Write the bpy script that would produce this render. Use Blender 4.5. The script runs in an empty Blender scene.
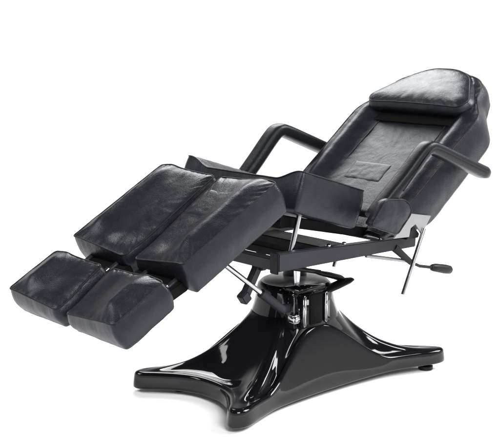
import bpy, bmesh, math, random
import numpy as np
from mathutils import Vector, Matrix, noise

random.seed(4)
S = bpy.context.scene
COL = S.collection

# ------------------------------------------------------------------ camera
cam_d = bpy.data.cameras.new("camera")
cam = bpy.data.objects.new("camera", cam_d)
COL.objects.link(cam)
YAW, PITCH = 0.717, -0.173
fw = Vector((math.sin(YAW) * math.cos(PITCH), math.cos(YAW) * math.cos(PITCH), math.sin(PITCH)))
cam.location = (-2.47, -2.606, 1.183)
cam.rotation_euler = fw.to_track_quat('-Z', 'Y').to_euler()
cam_d.sensor_width = 36
cam_d.lens = 1096.1 / 500 * 36
cam_d.clip_end = 400
S.camera = cam

# ------------------------------------------------------------------ world: white studio cove low down, dim studio above
world = bpy.data.worlds.new("World")
S.world = world
world.use_nodes = True
wt = world.node_tree
wt.nodes.clear()
wo = wt.nodes.new("ShaderNodeOutputWorld")
wb = wt.nodes.new("ShaderNodeBackground")
wc = wt.nodes.new("ShaderNodeTexCoord")
ws = wt.nodes.new("ShaderNodeSeparateXYZ")
wr = wt.nodes.new("ShaderNodeValToRGB")
wr.color_ramp.interpolation = 'EASE'
wr.color_ramp.elements[0].position = 0.16
wr.color_ramp.elements[0].color = (1, 1, 1, 1)
wr.color_ramp.elements[1].position = 0.42
wr.color_ramp.elements[1].color = (0.07, 0.072, 0.085, 1)
wt.links.new(wc.outputs['Generated'], ws.inputs[0])
wt.links.new(ws.outputs['Z'], wr.inputs[0])
wt.links.new(wr.outputs[0], wb.inputs[0])
wb.inputs[1].default_value = 1.1
wt.links.new(wb.outputs[0], wo.inputs[0])

# ------------------------------------------------------------------ studio softboxes, plus added floor fills left and front
def area(name, loc, target, sx, sy, power, color=(1, 1, 1)):
    d = bpy.data.lights.new(name, 'AREA')
    d.shape = 'RECTANGLE'; d.size = sx; d.size_y = sy; d.energy = power; d.color = color
    o = bpy.data.objects.new(name, d)
    COL.objects.link(o)
    o.location = loc
    o.rotation_euler = (Vector(target) - Vector(loc)).to_track_quat('-Z', 'Y').to_euler()
    return o
area("softbox_back", (1.7, 2.5, 3.3), (.8, 1.0, .0), 2.3, 2.2, 175)
area("floor_fill_left", (-3.4, 1.6, 3.6), (-1.3, 1.0, 0), 2.0, 2.0, 120)  # added lamp, whitens the floor on the left
area("softbox_right", (3.2, -2.2, 3.4), (1.0, -.6, 0), 2.2, 2.2, 330)
area("floor_fill_front", (-1.6, -4.2, 3.8), (-.2, -.7, 0), 2.4, 2.4, 330)  # added lamp behind the camera, floods the floor and thins shadows

S.view_settings.view_transform = 'Standard'
S.view_settings.look = 'None'
S.view_settings.exposure = 0.0
S.view_settings.gamma = 1.0

# ------------------------------------------------------------------ materials
def new_mat(name):
    m = bpy.data.materials.new(name)
    m.use_nodes = True
    nt = m.node_tree
    return m, nt, nt.nodes['Principled BSDF']

def leather(name, base, rough, spec=0.5, wrinkle=0.5, scale=1.0):
    m, nt, b = new_mat(name)
    N, L = nt.nodes, nt.links
    tc = N.new("ShaderNodeTexCoord")
    n1 = N.new("ShaderNodeTexNoise"); n1.inputs['Scale'].default_value = 9 * scale; n1.inputs['Detail'].default_value = 5
    n1.inputs['Distortion'].default_value = .3
    vor = N.new("ShaderNodeTexVoronoi"); vor.inputs['Scale'].default_value = 480; vor.feature = 'SMOOTH_F1'
    n2 = N.new("ShaderNodeTexNoise"); n2.inputs['Scale'].default_value = 42 * scale; n2.inputs['Detail'].default_value = 6
    n2.inputs['Roughness'].default_value = .65; n2.inputs['Distortion'].default_value = .3
    for t in (n1, n2, vor): L.new(tc.outputs['Object'], t.inputs['Vector'])
    # base colour: faint uneven dye
    mr = N.new("ShaderNodeMapRange"); mr.inputs['To Min'].default_value = .9; mr.inputs['To Max'].default_value = 1.12
    mr.inputs['From Min'].default_value = .3; mr.inputs['From Max'].default_value = .7
    L.new(n1.outputs['Fac'], mr.inputs['Value'])
    mx = N.new("ShaderNodeVectorMath"); mx.operation = 'SCALE'
    mx.inputs[0].default_value = base
    L.new(mr.outputs[0], mx.inputs['Scale'])
    L.new(mx.outputs[0], b.inputs['Base Color'])
    rr = N.new("ShaderNodeMapRange"); rr.inputs['To Min'].default_value = rough - .03; rr.inputs['To Max'].default_value = rough + .05
    rr.inputs['From Min'].default_value = .3; rr.inputs['From Max'].default_value = .7
    L.new(n2.outputs['Fac'], rr.inputs['Value'])
    L.new(rr.outputs[0], b.inputs['Roughness'])
    b.inputs['Specular IOR Level'].default_value = spec
    b.inputs['Specular Tint'].default_value = (.86, .90, 1.0, 1)
    b1 = N.new("ShaderNodeBump"); b1.inputs['Strength'].default_value = wrinkle; b1.inputs['Distance'].default_value = .005
    L.new(n1.outputs['Fac'], b1.inputs['Height'])
    b2 = N.new("ShaderNodeBump"); b2.inputs['Strength'].default_value = wrinkle; b2.inputs['Distance'].default_value = .0030
    L.new(n2.outputs['Fac'], b2.inputs['Height']); L.new(b1.outputs[0], b2.inputs['Normal'])
    b3 = N.new("ShaderNodeBump"); b3.inputs['Strength'].default_value = .5; b3.inputs['Distance'].default_value = .0008
    L.new(vor.outputs['Distance'], b3.inputs['Height']); L.new(b2.outputs[0], b3.inputs['Normal'])
    L.new(b3.outputs[0], b.inputs['Normal'])
    return m

def simple(name, base, rough, metal=0.0, spec=0.5, var=.05, coat=0.0, bump=0.0, scale=30):
    m, nt, b = new_mat(name)
    N, L = nt.nodes, nt.links
    tc = N.new("ShaderNodeTexCoord")
    n = N.new("ShaderNodeTexNoise"); n.inputs['Scale'].default_value = scale; n.inputs['Detail'].default_value = 5
    L.new(tc.outputs['Object'], n.inputs['Vector'])
    rr = N.new("ShaderNodeMapRange")
    rr.inputs['From Min'].default_value = .3; rr.inputs['From Max'].default_value = .7
    rr.inputs['To Min'].default_value = max(.02, rough - var); rr.inputs['To Max'].default_value = rough + var
    L.new(n.outputs['Fac'], rr.inputs['Value']); L.new(rr.outputs[0], b.inputs['Roughness'])
    b.inputs['Base Color'].default_value = (*base, 1)
    b.inputs['Metallic'].default_value = metal
    b.inputs['Specular IOR Level'].default_value = spec
    b.inputs['Coat Weight'].default_value = coat
    b.inputs['Coat Roughness'].default_value = .03
    if bump:
        bp = N.new("ShaderNodeBump"); bp.inputs['Strength'].default_value = bump; bp.inputs['Distance'].default_value = .002
        L.new(n.outputs['Fac'], bp.inputs['Height']); L.new(bp.outputs[0], b.inputs['Normal'])
    return m

M_LEATHER = leather("black_leather", (0.0065, 0.0069, 0.0103), .34, .30, .32)
M_LEATHER_ARM = leather("armrest_leather", (0.005, 0.0052, 0.0065), .34, .22, .2)
M_PIPE = simple("piping_vinyl", (.004, .004, .005), .5, spec=.2)
M_THREAD = simple("seam_thread", (.004, .004, .005), .7)
M_DARK = simple("flat_black", (.004, .004, .004), .85, spec=.1)  # near-black; on the slab below the headrest it paints shadow
M_GLOSS = simple("glossy_black_shell", (.004, .004, .005), .06, spec=.36, var=.03, scale=22, bump=.035)
M_FRAME = simple("black_powder_coat", (.012, .0125, .018), .42, spec=.22, bump=.15, scale=400)
M_MATT = simple("matt_black_shade_tone", (.005, .005, .006), .6, spec=.08)  # shade below the seat put into the inner frame's colour
M_CHROME = simple("chrome", (.46, .46, .48), .16, metal=1.0)
M_STEEL = simple("bare_steel_plate", (.30, .30, .31), .42, metal=1.0)
M_PLATE = simple("painted_grey_plate", (.16, .16, .17), .3)
M_RUBBER = simple("black_rubber", (.004, .004, .005), .45, spec=.2)
M_FLOOR = simple("white_paper_floor", (.93, .93, .93), .9, spec=0.0)

# ------------------------------------------------------------------ helpers
def link(name, verts, faces, mat, parent=None, smooth=True, matrix=None):
    me = bpy.data.meshes.new(name)
    me.from_pydata([tuple(map(float, v)) for v in verts], [], faces)
    me.update()
    bm = bmesh.new(); bm.from_mesh(me)
    bmesh.ops.recalc_face_normals(bm, faces=bm.faces)
    bm.to_mesh(me); bm.free()
    if smooth:
        for p in me.polygons: p.use_smooth = True
    me.materials.append(mat)
    o = bpy.data.objects.new(name, me)
    COL.objects.link(o)
    if matrix is not None: o.matrix_local = matrix
    if parent is not None: o.parent = parent
    return o

class MB:
    """collects shapes into one mesh"""
    def __init__(s): s.v = []; s.f = []
    def add(s, verts, faces):
        k = len(s.v)
        s.v += [tuple(map(float, x)) for x in verts]
        s.f += [tuple(i + k for i in f) for f in faces]
        return s
    def bar(s, a, b, w, h, up=(0, 0, 1), bev=.003, h2=None):
        """bevelled rectangular bar from a to b, w across, h tall (h2 at the far end)"""
        a, b = Vector(a), Vector(b); d = (b - a).normalized()
        side = d.cross(Vector(up)).normalized(); u = side.cross(d).normalized()
        h2 = h if h2 is None else h2
        bm = bmesh.new()
        vs = []
        for P, hh in ((a, h), (b, h2)):
            for sx, sz in ((-1, -1), (1, -1), (1, 1), (-1, 1)):
                vs.append(bm.verts.new(P + side * sx * w / 2 + u * sz * hh / 2))
        for f in ((0, 1, 2, 3), (7, 6, 5, 4), (0, 4, 5, 1), (1, 5, 6, 2), (2, 6, 7, 3), (3, 7, 4, 0)):
            bm.faces.new([vs[i] for i in f])
        if bev: bmesh.ops.bevel(bm, geom=bm.edges[:], offset=bev, segments=2, affect='EDGES')
        bm.verts.index_update()
        s.add([v.co[:] for v in bm.verts], [[v.index for v in f.verts] for f in bm.faces])
        bm.free(); return s
    def tube(s, pts, r, n=16, closed=False, flat=1.0, up=(0, 0, 1), cap=True, sq=1.0):
        """tube through pts; r may be a list; flat squashes it along up"""
        pts = [Vector(p) for p in pts]; K = len(pts)
        rs = r if isinstance(r, (list, tuple)) else [r] * K
        verts = []; faces = []
        prev = None
        for i, p in enumerate(pts):
            if closed: t = pts[(i + 1) % K] - pts[i - 1]
            else: t = pts[min(i + 1, K - 1)] - pts[max(i - 1, 0)]
            t.normalize()
            if prev is None:
                ref = Vector(up)
                if abs(ref.dot(t)) > .95: ref = Vector((1, 0, 0))
            else: ref = prev
            a = t.cross(ref).normalized(); b = a.cross(t).normalized(); prev = b
            for k in range(n):
                an = 2 * math.pi * k / n
                ca_, sa_ = math.cos(an), math.sin(an)
                if sq != 1.0: ca_, sa_ = math.copysign(abs(ca_) ** sq, ca_), math.copysign(abs(sa_) ** sq, sa_)
                verts.append(p + a * rs[i] * ca_ + b * rs[i] * flat * sa_)
        for i in range(K if closed else K - 1):
            j = (i + 1) % K
            for k in range(n):
                l = (k + 1) % n
                faces.append((i * n + k, i * n + l, j * n + l, j * n + k))
        if not closed and cap:
            faces.append(tuple(range(n))); faces.append(tuple((K - 1) * n + k for k in range(n)))
        return s.add(verts, faces)
    def lathe(s, prof, n=64, c=(0, 0), sx=1, sy=1):
        verts = []; faces = []
        for r, z in prof:
            for k in range(n):
                a = 2 * math.pi * k / n
                verts.append((c[0] + sx * r * math.cos(a), c[1] + sy * r * math.sin(a), z))
        for i in range(len(prof) - 1):
            for k in range(n):
                l = (k + 1) % n
                faces.append((i * n + k, i * n + l, (i + 1) * n + l, (i + 1) * n + k))
        faces.append(tuple(range(n))); faces.append(tuple((len(prof) - 1) * n + k for k in range(n)))
        return s.add(verts, faces)
    def plate(s, poly, y0, y1, bev=.0015):
        """xz polygon extruded from y0 to y1"""
        bm = bmesh.new()
        f = bm.faces.new([bm.verts.new((x, y0, z)) for x, z in poly])
        r = bmesh.ops.extrude_face_region(bm, geom=[f])
        for g in r['geom']:
            if isinstance(g, bmesh.types.BMVert): g.co.y = y1
        if bev: bmesh.ops.bevel(bm, geom=bm.edges[:], offset=bev, segments=2, affect='EDGES')
        bmesh.ops.triangulate(bm, faces=[f for f in bm.faces if len(f.verts) > 4])
        bm.verts.index_update()
        s.add([v.co[:] for v in bm.verts], [[v.index for v in f.verts] for f in bm.faces])
        bm.free(); return s
    def build(s, name, mat, parent=None, smooth=True, matrix=None, auto=35):
        o = link(name, s.v, s.f, mat, parent, smooth, matrix)
        if smooth and auto:
            me = o.data
            bm = bmesh.new(); bm.from_mesh(me)
            for e in bm.edges:
                if len(e.link_faces) == 2 and e.calc_face_angle(0) > math.radians(auto): e.smooth = False
            bm.to_mesh(me); bm.free()
        return o

def catmull(pts, n, closed=False):
    P = [np.array(p, float) for p in pts]; out = []
    K = len(P)
    rng = range(K) if closed else range(K - 1)
    for i in rng:
        p0 = P[(i - 1) % K] if closed or i > 0 else 2 * P[0] - P[1]
        p1 = P[i]; p2 = P[(i + 1) % K]
        p3 = P[(i + 2) % K] if closed or i + 2 < K else 2 * P[-1] - P[-2]
        for k in range(n):
            t = k / n
            out.append(.5 * ((2 * p1) + (-p0 + p2) * t + (2 * p0 - 5 * p1 + 4 * p2 - p3) * t * t + (-p0 + 3 * p1 - 3 * p2 + p3) * t ** 3))
    if not closed: out.append(P[-1])
    return out

def resample(pts, N, closed=True):
    P = np.array(pts, float)
    Q = np.vstack([P, P[:1]]) if closed else P
    d = np.r_[0, np.cumsum(np.linalg.norm(np.diff(Q, axis=0), axis=1))]
    t = np.linspace(0, d[-1], N, endpoint=not closed)
    return np.stack([np.interp(t, d, Q[:, k]) for k in range(Q.shape[1])], 1)

def rounded(poly, rad, seg=8):
    """polygon with rounded corners; rad a number or one per corner"""
    K = len(poly); out = []
    for i in range(K):
        r = rad[i] if isinstance(rad, (list, tuple)) else rad
        p = np.array(poly[i], float); a = np.array(poly[i - 1], float) - p; b = np.array(poly[(i + 1) % K], float) - p
        la, lb = np.linalg.norm(a), np.linalg.norm(b)
        a /= la; b /= lb
        r_ = min(r, la * .45, lb * .45)
        s, e = p + a * r_, p + b * r_
        for k in range(seg + 1):
            t = k / seg
            out.append((1 - t) ** 2 * s + 2 * t * (1 - t) * p + t * t * e)
    return out

def cushion(name, outline, T, dish, parent, matrix, puff=.008, bulge=.006, rb=.014, N=220, wr=.0016, seed=0,
            mat=None, taper=None, pipe=.0024, pucker=1.0, undercut=0.0):
    """upholstered pad: u along, v across, w up; the seam runs along the top edge. dish(u,v) lifts the top."""
    P = resample(outline, N)
    c = P.mean(0)
    c = (P.max(0) + P.min(0)) / 2
    nrm = np.roll(P, -1, 0) - np.roll(P, 1, 0)
    nrm = np.stack([nrm[:, 1], -nrm[:, 0]], 1)
    nrm /= np.linalg.norm(nrm, axis=1)[:, None]
    area2 = np.sum(P[:, 0] * np.roll(P[:, 1], -1) - np.roll(P[:, 0], -1) * P[:, 1])
    if area2 < 0: nrm = -nrm
    Q = np.roll(P, -1, 0) - P
    def dist(X):
        best = np.full(len(X), 9.)
        for i in range(N):
            d = X - P[i]
            t = np.clip((d @ Q[i]) / (Q[i] @ Q[i] + 1e-12), 0, 1)
            best = np.minimum(best, np.linalg.norm(d - t[:, None] * Q[i], axis=1))
        return best
    def rnd(p, s): return noise.noise(Vector((p[0] * s + seed * 7.3, p[1] * s - seed * 3.1, p[2] * s + seed)))
    D = np.array([dish(u, v) for u, v in P])
    Tl = np.array([T if taper is None else T * taper(u, v) for u, v in P])
    rings = []
    for f in (.35, .7, .93):
        X = c + (P - c) * f
        rings.append(np.c_[X, -Tl])
    for a in (20, 45, 70, 90):
        a = math.radians(a)
        X = P - nrm * (rb * (1 - math.sin(a)) + undercut)
        rings.append(np.c_[X, -Tl + rb * (1 - math.cos(a))])
    for k in np.linspace(.1, .96, 9):
        X = P + nrm * (bulge * math.sin(math.pi * k) - undercut * (1 - k))
        rings.append(np.c_[X, (-Tl + rb) + (D + Tl - rb) * k])
    rings.append(np.c_[P, D])
    nside = len(rings)
    for f in (.992, .98, .96, .93, .89, .84, .78, .71, .63, .54, .44, .33, .22, .11):
        X = c + (P - c) * f
        d = dist(X)
        w = np.array([dish(u, v) for u, v in X]) + puff * (1 - np.exp(-d / .022))
        rings.append(np.c_[X, w])
    V = np.vstack(rings)
    V2 = []
    per = np.r_[0, np.cumsum(np.linalg.norm(np.diff(P, axis=0), axis=1))]
    crn = 1 - np.abs(np.sum((np.roll(P, -3, 0) - P) * (P - np.roll(P, 3, 0)), 1)) / (np.linalg.norm(np.roll(P, -3, 0) - P, axis=1) * np.linalg.norm(P - np.roll(P, 3, 0), axis=1) + 1e-9)
    near_corner = np.clip(sum(np.roll(crn, k) for k in range(-9, 10)) / 2.0, 0, 1)
    for i, p in enumerate(V):
        r = i // N
        k = 1.0 if r not in (nside - 1,) else .3
        j = i % N
        fall = math.exp(-(((r - nside + 1) - 3.5) / 2.6) ** 2) if r >= nside else (math.exp(-((r - nside + 4) / 2.5) ** 2) if r < nside - 1 else 0)
        pk = (noise.noise(Vector((per[j] * 62, seed * 3.7, (1 if r >= nside else 4) + .06 * r))) * .0014 * pucker
              + near_corner[j] * noise.noise(Vector((per[j] * 110, seed * 1.7, 9 + .1 * r))) * .0026 * pucker) * fall
        if r >= nside: p = p + np.array([0, 0, pk])
        else: p = p + .5 * np.array([nrm[j][0] * pk, nrm[j][1] * pk, 0])
        V2.append((p[0] + wr * k * rnd(p, 23), p[1] + wr * k * rnd(p + 5, 23), p[2] + wr * k * (rnd(p + 9, 17) + .6 * rnd(p + 3, 41))))
    F = []
    R = len(rings)
    for r in range(R - 1):
        for k in range(N):
            l = (k + 1) % N
            F.append((r * N + k, r * N + l, (r + 1) * N + l, (r + 1) * N + k))
    V2.append((c[0], c[1], -float(Tl.mean()))); V2.append((c[0], c[1], dish(*c) + puff))
    for k in range(N):
        l = (k + 1) % N
        F.append((len(V2) - 2, l, k)); F.append((len(V2) - 1, (R - 1) * N + k, (R - 1) * N + l))
    o = link(name, V2, F, mat or M_LEATHER, parent, True, matrix)
    if pipe:
        m = MB().tube([V2[(nside - 1) * N + k] for k in range(N)], pipe, n=8, closed=True)
        m.build("piping", M_PIPE, o, auto=0)
    return o

def frame_matrix(origin, u, v, w):
    m = Matrix.Identity(4)
    for i, a in enumerate((u, v, w)):
        for k in range(3): m[k][i] = a[k]
    for k in range(3): m[k][3] = origin[k]
    return m

def emboss(parent, ur, vr, h, seed):
    """soft raised patch of leather pressed into a pad's top"""
    nu, nv = 40, 40
    V = []; F = []
    for i in range(nu + 1):
        for j in range(nv + 1):
            a, b = i / nu, j / nv
            u = ur[0] + (ur[1] - ur[0]) * a; v = vr[0] + (vr[1] - vr[0]) * b
            d = min(a * (ur[1] - ur[0]), (1 - a) * (ur[1] - ur[0]), b * (vr[1] - vr[0]), (1 - b) * (vr[1] - vr[0]))
            e = 1 - math.exp(-d / .004)
            V.append((u, v, h(u, v) - .0020 + .0027 * e + .0006 * noise.noise(Vector((u * 45, v * 45, seed)))))
    for i in range(nu):
        for j in range(nv):
            k = i * (nv + 1) + j
            F.append((k, k + 1, k + nv + 2, k + nv + 1))
    return link("embossed_panel", V, F, M_LEATHER, parent)

# ------------------------------------------------------------------ setting
fl = MB()
fl.add([(3.3 * math.cos(k * math.pi / 48), 3.3 * math.sin(k * math.pi / 48), 0) for k in range(96)], [tuple(range(96))])
floor = fl.build("floor", M_FLOOR, smooth=False)
floor['kind'] = 'structure'
floor['label'] = "seamless white studio floor under the black chair"

# ------------------------------------------------------------------ the chair
chair = bpy.data.objects.new("treatment_chair", None)
COL.objects.link(chair)
chair['label'] = "black leather reclining pedicure chair with split leg rests on a glossy black star base"
chair['category'] = "chair"

# ---- base shell
q = [(-.368, 0), (-.374, -.06), (-.398, -.118), (-.440, -.173), (-.475, -.210), (-.489, -.238), (-.481, -.261), (-.455, -.272),
     (-.420, -.267), (-.356, -.243), (-.258, -.214), (-.130, -.201)]
ctl = q + [(0, -.197)] + [(-x, y) for x, y in q[::-1]]
ctl = ctl + [(-x, -y) for x, y in ctl[1:-1]]
seen = []
for p_ in ctl:
    if not seen or np.hypot(p_[0] - seen[-1][0], p_[1] - seen[-1][1]) > 1e-4: seen.append(p_)
if np.hypot(seen[0][0] - seen[-1][0], seen[0][1] - seen[-1][1]) < 1e-4: seen.pop()
NB = 320
out0 = resample(catmull(seen, 12, True), NB)
ang = np.arctan2(out0[:, 1], out0[:, 0])
nr = np.roll(out0, -1, 0) - np.roll(out0, 1, 0); nr = np.stack([nr[:, 1], -nr[:, 0]], 1); nr /= np.linalg.norm(nr, axis=1)[:, None]
if (nr * out0).sum() < 0: nr = -nr
rad0 = np.hypot(out0[:, 0], out0[:, 1])
# rim height: low at the feet, higher along the two long sides
long_side = np.clip(1 - np.abs(out0[:, 0] + .02) / .30, 0, 1) * (np.abs(out0[:, 1]) > .15)
long_side = long_side * long_side * (3 - 2 * long_side)
zr = .072 + .155 * long_side
inset = .004 + .054 * long_side
rings = []
rings.append(np.c_[out0 * .80, np.full(NB, .030)])
rings.append(np.c_[out0 - nr * .012, np.full(NB, .020)])
rings.append(np.c_[out0 - nr * .003, np.full(NB, .019)])
rings.append(np.c_[out0, np.full(NB, .023)])
for k in (.25, .5, .75, .9):
    rings.append(np.c_[out0 - nr * (inset * k ** 1.5)[:, None], .023 + (zr - .012 - .023) * k])
for a in (15, 40, 65, 90):
    a = math.radians(a)
    rings.append(np.c_[out0 - nr * (inset + .014 * (1 - math.cos(a)))[:, None], zr - .012 + .012 * math.sin(a)])
rim = rings[-1]
rc = .142
cc = np.stack([rc * np.cos(ang), rc * np.sin(ang)], 1)
ZC = .255
for f in np.linspace(.03, 1, 44):
    X = rim[:, :2] * (1 - f) + cc * f
    foot = np.clip((rad0 - .22) / .30, 0, 1)
    pw = 1.15 + 1.25 * foot
    g = f ** pw
    # gentle hollow running out over each foot
    z = rim[:, 2] + (ZC - rim[:, 2]) * g
    z = z - .010 * np.sin(np.pi * np.clip(f / .55, 0, 1)) ** 2 * (1 - foot) 
    und = np.array([noise.noise(Vector((x * 7, y * 7, 3.3))) * .0045 + noise.noise(Vector((x * 16, y * 16, 8.1))) * .0012 for x, y in X])
    fade = np.clip(f / .15, 0, 1) * np.clip((1 - f) / .15, 0, 1)
    hollow = -.016 * np.exp(-(((X[:, 0] + .275) / .055) ** 2 + ((X[:, 1] - .01) / .075) ** 2))
    boss = .010 * np.exp(-(((X[:, 0] + .285) / .022) ** 2 + ((X[:, 1] - .01) / .035) ** 2))
    rings.append(np.c_[X, z + und * fade + (hollow + boss) * np.clip(f / .12, 0, 1)])
V = np.vstack(rings); F = []
low = np.clip((.12 - V[:, 2]) / .10, 0, 1)
V[:, 2] += low * np.where(V[:, 0] > 0, .010 * np.clip(V[:, 0] / .45, 0, 1), -.004 * np.clip(-V[:, 0] / .45, 0, 1))
for r in range(len(rings) - 1):
    for k in range(NB):
        l = (k + 1) % NB
        F.append((r * NB + k, r * NB + l, (r + 1) * NB + l, (r + 1) * NB + k))
F.append(tuple(range(NB)))
F.append(tuple((len(rings) - 1) * NB + k for k in range(NB)))
base = link("base", V, F, M_GLOSS, chair)
for x, y in ((.425, -.222), (.425, .222), (-.36, -.165), (-.36, .165)):
    MB().lathe([(.022, 0), (.026, .003), (.026, .014), (.018, .020), (.008, .024), (.008, .042)], 28, (x, y)).build("foot_pad", M_RUBBER, base)

# ---- column cover, ram
colm = MB().lathe([(.150, .235), (.145, .252), (.138, .272), (.132, .30), (.128, .325), (.122, .340), (.114, .347)], 72)
column = colm.build("column", M_GLOSS, chair, auto=60)
MB().lathe([(.112, .344), (.112, .349), (.100, .354), (.060, .360), (.03, .361)], 72).build("top_plate", M_PLATE, column, auto=0)
MB().lathe([(.040, .35), (.040, .458)], 32, (.02, .02)).build("lift_ram", M_FRAME, chair)
MB().lathe([(.017, .345), (.017, .352), (.0105, .353), (.0105, .47)], 24, (-.06, -.075)).build("piston", M_CHROME, chair)

# boxy pump housing on the near side of the column
def rbox(x0, x1, y0, y1, z0, z1, r):
    bm = bmesh.new()
    vs = [bm.verts.new((x, y, z)) for z in (z0, z1) for x, y in ((x0, y0), (x1, y0), (x1, y1), (x0, y1))]
    for f in ((3, 2, 1, 0), (4, 5, 6, 7), (0, 1, 5, 4), (1, 2, 6, 5), (2, 3, 7, 6), (3, 0, 4, 7)):
        bm.faces.new([vs[i] for i in f])
    bmesh.ops.bevel(bm, geom=bm.edges[:], offset=r, segments=5, affect='EDGES')
    bm.verts.index_update()
    r_ = ([v.co[:] for v in bm.verts], [[v.index for v in f.verts] for f in bm.faces]); bm.free()
    return r_
hs = MB().add(*rbox(-.125, .040, -.150, -.03, .205, .353, .022))
housing = hs.build("pump_housing", M_GLOSS, chair, auto=0)
MB().add(*rbox(-.078, -.018, -.155, -.145, .235, .338, .004)).build("recess_cover", M_DARK, housing, auto=0)
MB().add(*rbox(-.104, -.090, -.156, -.147, .232, .335, .004)).build("highlight_strip", M_CHROME, housing, auto=0)  # both chrome strips stand in for highlight streaks on the gloss cover
MB().add(*rbox(-.146, -.118, -.156, -.120, .250, .278, .005)).build("clamp_block", M_CHROME, housing, auto=0)
MB().add(*rbox(-.008, .004, -.158, -.147, .235, .335, .003)).build("highlight_strip", M_CHROME, housing, auto=0)

# ---- frame
fr = MB()
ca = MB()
RY = .244
fr.bar((-.310, -RY, .490), (.313, -RY, .477), .030, .056, h2=.036)
fr.bar((-.310, RY, .490), (.313, RY, .477), .030, .056, h2=.036)
fr.bar((-.298, -RY + .016, .482), (-.298, RY - .016, .482), .034, .036)
fr.bar((.290, -RY + .016, .475), (.290, RY - .016, .475), .030, .030)
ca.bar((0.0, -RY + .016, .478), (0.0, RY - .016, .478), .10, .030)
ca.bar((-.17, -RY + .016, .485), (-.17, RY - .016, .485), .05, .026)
frame = fr.build("frame", M_FRAME, chair)
# seat carriers: two slanting tubes under the cushion, and its cross tubes
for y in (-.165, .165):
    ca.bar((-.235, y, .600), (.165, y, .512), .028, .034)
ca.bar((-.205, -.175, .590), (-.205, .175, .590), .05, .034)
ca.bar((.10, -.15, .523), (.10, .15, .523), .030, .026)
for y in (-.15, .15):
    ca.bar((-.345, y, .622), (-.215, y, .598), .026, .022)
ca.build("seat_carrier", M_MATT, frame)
ec = MB().bar((-.316, -RY + .002, .488), (-.3105, -RY + .002, .488), .036, .066, bev=.002)
ec.build("end_cap", M_RUBBER, frame)
for x in (-.085, -.015, .155, .245):
    z = .490 - .013 * (x + .31) / .623 + .028 - .010 * (x + .31) / .623
    MB().lathe([(.008, z - .003), (.008, z + .005), (.004, z + .008)], 14, (x, -RY + .002)).build("bolt", M_CHROME, frame)

# ---- leg rests
LT = .513
Ul = Vector((-math.cos(LT), 0, -math.sin(LT))); Wl = Vector((-math.sin(LT), 0, math.cos(LT))); Vl = Vector((0, 1, 0))
# dished across the pair: raised outer bolster, falling to the middle
def sstep(a, b, x):
    t = min(1, max(0, (x - a) / (b - a))); return t * t * (3 - 2 * t)
def make_leg(sgn):
    y0, y1 = (.016, .280)
    org = Vector((-.341, 0, .741))
    m = frame_matrix(org, Ul, Vl, Wl)
    L = .397
    poly = [(0, sgn * y1), (0, sgn * .012), (L, sgn * .027), (L, sgn * y1)]
    def dish(u, v):
        a = abs(v)
        deep = .016 + .022 * sstep(0, L, u)
        m_ = max(sstep(.30, .392, u), .6 * (1 - sstep(.0, .07, u)))
        d = -deep * ((1 - m_) * (1 - sstep(.11, .215, a)) + m_ * max(0, 1 - a / .27))
        d += .013 * math.exp(-((a - .218) / .026) ** 2) * (1 - m_)
        d += -.004 * sstep(.245, .28, a) - .003 * (1 - sstep(.015, .03, a))
        return d
    o = cushion("leg_rest", rounded(poly, [.012, .012, .018, .012]), .110, dish, chair, m, seed=3 + sgn, bulge=.007)
    MB().bar((.06, sgn * .125, -.116), (L + .100, sgn * .125, -.104), .18, .010).build("floor_light_blocker", M_FRAME, o)  # added board, keeps the bright floor from reflecting in the leg gap
    MB().bar((L - .005, sgn * .130, -.088), (L + .068, sgn * .130, -.080), .215, .034).build("hinge_housing", M_DARK, o)
    if sgn < 0:
        emboss(o, (.070, .185), (-.165, -.045), lambda u, v: dish(u, v) + .0080, 61)
    return o
make_leg(-1); make_leg(1)

# ---- foot rests
FT = .509
Uf = Vector((-math.cos(FT), 0, -math.sin(FT))); Wf = Vector((-math.sin(FT), 0, math.cos(FT)))
def make_foot(sgn):
    m = frame_matrix(Vector((-.751, 0, .508)), Uf, Vl, Wf)
    L = .190; y0, y1 = .026, .277
    poly = [(0, sgn * y1), (0, sgn * y0), (L, sgn * y0), (L, sgn * y1)]
    def dish(u, v):
        a = abs(v)
        deep = .010 + .018 * sstep(0, L, u)
        m_ = max(sstep(.13, .186, u), .6 * (1 - sstep(.0, .05, u)))
        d = -deep * ((1 - m_) * (1 - sstep(.09, .205, a)) + m_ * max(0, 1 - a / .265))
        d += .012 * math.exp(-((a - .208) / .026) ** 2) * (1 - m_)
        d += -.004 * sstep(.24, .277, a) - .003 * (1 - sstep(.019, .035, a))
        return d
    o = cushion("foot_rest", rounded(poly, [.014, .014, .016, .016]), .098, dish, chair, m, seed=9 + sgn, bulge=.009)
    for a in (.075, .215):
        a *= sgn
        P = lambda u, w: (u, a, w)
        MB().tube([P(-.13, -.066), P(-.03, -.066)], .009, n=14).build("slide_rod", M_FRAME, o)
        MB().tube([P(-.034, -.060), P(.03, -.060)], .0085, n=14).build("rod_tip", M_CHROME, o)
    return o
make_foot(-1); make_foot(1)

# ---- seat
ST = -.304
Us = Vector((math.cos(ST), 0, math.sin(ST))); Ws = Vector((-math.sin(ST), 0, math.cos(ST)))
ms = frame_matrix(Vector((-.229, 0, .759)), Us, Vl, Ws)
def sdish(u, v):
    a = abs(v)
    return -.030 * (1 - sstep(.16, .262, a))
cushion("seat", rounded([(0, -.279), (.276, -.279), (.276, .279), (0, .279)], .007), .124, sdish, chair, ms, seed=21, bulge=.005, puff=.004)

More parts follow.
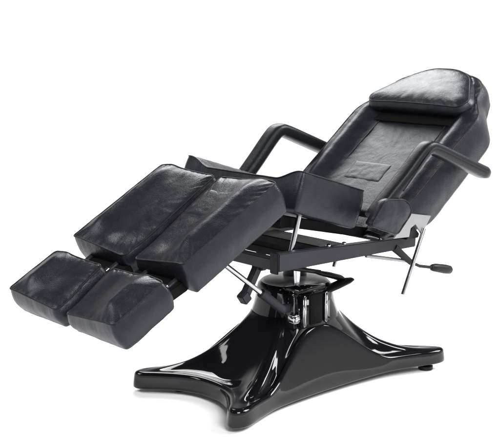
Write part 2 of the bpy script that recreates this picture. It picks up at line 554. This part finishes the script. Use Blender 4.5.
# ---- backrest
BT = math.radians(38)
Ub = Vector((math.cos(BT), 0, math.sin(BT))); Wb = Vector((-math.sin(BT), 0, math.cos(BT)))
mb = frame_matrix(Vector((.12, 0, .509)), Ub, Vl, Wb)
half = catmull([(0.02, .262), (.12, .278), (.25, .285), (.42, .286), (.55, .287), (.605, .280), (.650, .250), (.690, .222), (.725, .212),
                (.760, .200), (.790, .170), (.810, .120), (.818, .06)], 8)
outline = [tuple(p) for p in half] + [(p[0], -p[1]) for p in half[::-1]]
def bdish(u, v):
    a = abs(v)
    hw = float(np.interp(u, [p[0] for p in half], [p[1] for p in half]))
    k = min(1, a / max(hw, .05))
    d = -.030 * (1 - sstep(.52, .80, k))
    d += .010 * math.exp(-((k - .82) / .075) ** 2)
    d -= .004 * math.exp(-((k - .66) / .03) ** 2)
    return d
def btaper(u, v): return (1.0 - .30 * sstep(.55, .80, u)) * (.25 + .75 * sstep(.02, .22, u))
back = cushion("backrest", outline, .132, bdish, chair, mb, seed=31, N=300, bulge=.008, puff=.007, taper=btaper)
emboss(back, (.262, .352), (-.06, .115), lambda u, v: bdish(u, v) + .0079, 62)
for v0 in (-.165, .165):
    pts = [(u, v0 * (1 - .06 * sstep(.3, .6, u)), bdish(u, v0) + .0064) for u in np.linspace(.05, .60, 40)]
    MB().tube(pts, .0013, n=6).build("stitching", M_THREAD, back, auto=0)

# ---- headrest pillow
mh = frame_matrix(Vector((.12, 0, .509)) + Wb * .045, Ub, Vl, Wb)
po = rounded([(.604, .205), (.640, .228), (.782, .128), (.822, .055), (.822, -.06), (.788, -.138), (.640, -.236), (.600, -.215)],
             [.02, .03, .06, .04, .04, .06, .03, .02])
pil = cushion("headrest", po, .072, lambda u, v: -.008 * (v / .24) ** 2 - .026 * sstep(.60, .83, u), chair, mh, seed=41, puff=.016, bulge=.011, rb=.018, N=220)
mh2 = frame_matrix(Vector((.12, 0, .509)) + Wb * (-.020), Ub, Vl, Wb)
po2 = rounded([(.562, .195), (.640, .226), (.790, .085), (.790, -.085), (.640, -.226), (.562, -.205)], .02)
bp_ = cushion("pillow_shade_slab", po2, .040, lambda u, v: 0.0, pil, Matrix.Translation((0, 0, -.060)), seed=42, puff=.0, bulge=.0, rb=.006, N=120, mat=M_DARK, pipe=0)  # added dark slab, stands in for the shadow under the headrest

# ---- armrests: C-shaped padded loops on both sides
def make_arm(sgn):
    y = sgn * .352
    ctlp = [(.545, .697), (.47, .725), (.37, .764), (.280, .798), (.245, .803), (.214, .784), (.14, .714), (.066, .648), (-.002, .586)]
    pts = catmull([(x, y, z + (.006 if sgn > 0 else 0)) for x, z in ctlp], 8)
    rp_ = .0245 if sgn > 0 else .0215
    k0 = 8 * 4 + 2
    rr = [rp_] * (k0 + 1)
    P = [(pts[0][0] + .014, y, pts[0][2] - .006), (pts[0][0] + .010, y, pts[0][2] - .0045)] + [tuple(p) for p in pts[:k0 + 1]]
    pad = MB().tube(P, [.010, .016, rp_ * .9] + rr[1:], n=36, flat=1.30, up=(0, 1, 0), sq=.62)
    arm = pad.build("armrest", M_LEATHER_ARM, chair, auto=50)
    P = [(p[0], y - sgn * .018 * (1 - sstep(.0, .24, p[0])), p[2]) for p in pts[k0 - 3:] if p[2] > .60]
    post = MB().tube(P, [rp_ * 1.015] * len(P), n=36, flat=1.28, up=(0, 1, 0), sq=.68)
    post.build("post", M_LEATHER_ARM, arm, auto=50)
    w = [(p[0], y + sgn * rp_ * 1.30, p[2]) for p in pts[2:] if p[0] > .10 or p[2] > .70]
    MB().tube(w, .0022, n=8).build("piping", M_PIPE, arm, auto=0)
    # lower side pad that the post grows out of
    lo = rounded([(-.036, .588), (.030, .661), (.126, .650), (.154, .610), (.085, .545)], [.012, .022, .030, .030, .014])
    mm = frame_matrix(Vector((0, y + sgn * .024, 0)), Vector((1, 0, 0)), Vector((0, 0, 1)), Vector((0, -1, 0)))
    if sgn > 0: mm = frame_matrix(Vector((0, y - .024 + .0, 0)), Vector((1, 0, 0)), Vector((0, 0, 1)), Vector((0, -1, 0)))
    cushion("side_pad", lo, .034, lambda u, v: 0.0, arm, mm, seed=51 + sgn, puff=.005, bulge=.003, N=140, rb=.008)
    MB().tube([(.06, sgn * .20, .600), (.06, sgn * .350, .600)], .013, n=16).build("mount_bar", M_MATT, arm)
    return arm
make_arm(-1); make_arm(1)

# ---- leg support link, gas strut and its bracket
def link_set(sgn):
    y = sgn * .20
    l = MB().tube([(-.166, y, .632), (-.212, y, .478)], .0085, n=14)
    o = l.build("support_link", M_CHROME, chair)
    MB().tube([(-.166, y - .022, .630), (-.166, y + .022, .630)], .013, n=16).build("pivot_pin", M_CHROME, o)
link_set(-1)
st = MB().tube([(-.492, -.14, .537), (-.255, -.14, .357)], .0085, n=14)
strut = st.build("gas_strut", M_CHROME, chair)
MB().tube([(-.275, -.14, .372), (-.185, -.14, .305)], .0145, n=16).build("strut_cylinder", M_FRAME, strut)
MB().bar((-.190, -.14, .306), (-.085, -.085, .285), .022, .026).build("clevis", M_FRAME, strut)
bk = MB().bar((-.272, -.13, .468), (-.332, -.13, .372), .026, .024, up=(0, 1, 0))
bk.bar((-.345, -.13, .380), (-.325, -.13, .352), .030, .030, up=(0, 1, 0))
bk.bar((-.285, -.13, .470), (-.262, -.13, .470), .05, .05)
bk.build("strut_bracket", M_FRAME, chair)

# ---- recline bracket, rod and lever on the near side
YB = -.298
pl = MB().plate([(.152, .512), (.222, .577), (.229, .586), (.338, .566), (.292, .508), (.258, .546), (.236, .536), (.229, .508)], YB - .003, YB + .003)
bracket = pl.build("recline_bracket", M_STEEL, chair, auto=30)
MB().plate([(.225, .498), (.258, .542), (.290, .510), (.285, .498)], YB + .006, YB + .03).build("pivot_block", M_RUBBER, bracket)
MB().tube([(.300, YB - .006, .528), (.200, YB - .006, .320)], .0075, n=14).build("support_rod", M_CHROME, chair)
lv = MB().tube([(.21, -.25, .470), (.235, -.25, .452), (.300, -.25, .405)], [.014, .013, .010], n=14)
lv.tube([(.295, -.25, .408), (.345, -.25, .386), (.42, -.25, .370)], .0055, n=12)
lever = lv.build("recline_lever", M_RUBBER, chair)
MB().tube([(.405, -.25, .373), (.412, -.25, .3715), (.43, -.25, .368), (.48, -.25, .356), (.505, -.25, .350), (.515, -.25, .348)], [.007, .012, .0145, .0165, .015, .008], n=18).build("grip", M_RUBBER, lever)
MB().tube([(.10, -.23, .452), (.30, -.245, .408)], .0062, n=10).build("linkage_rod", M_STEEL, chair)
MB().tube([(.06, -.14, .445), (.045, -.14, .408)], .0075, n=12).build("stop_pin", M_CHROME, chair)

# ---- foot pedals
YP = -.10
p1 = MB().tube([(-.16, YP, .432), (-.06, YP, .408), (.02, YP, .388)], .0075, n=14)
p1.tube([(-.01, YP, .394), (.02, YP, .385), (.06, YP, .373), (.11, YP, .356), (.125, YP, .350)], [.008, .019, .024, .025, .016], n=20, flat=.42)
p1.build("foot_pedal", M_RUBBER, chair)
p2 = MB().tube([(-.06, YP - .02, .305), (.03, YP - .02, .322)], .0065, n=14)
p2.tube([(.0, YP - .02, .318), (.03, YP - .02, .326), (.07, YP - .02, .336), (.125, YP - .02, .346), (.15, YP - .02, .348)], [.008, .018, .025, .024, .014], n=20, flat=.42)
p2.build("foot_pedal", M_RUBBER, chair)
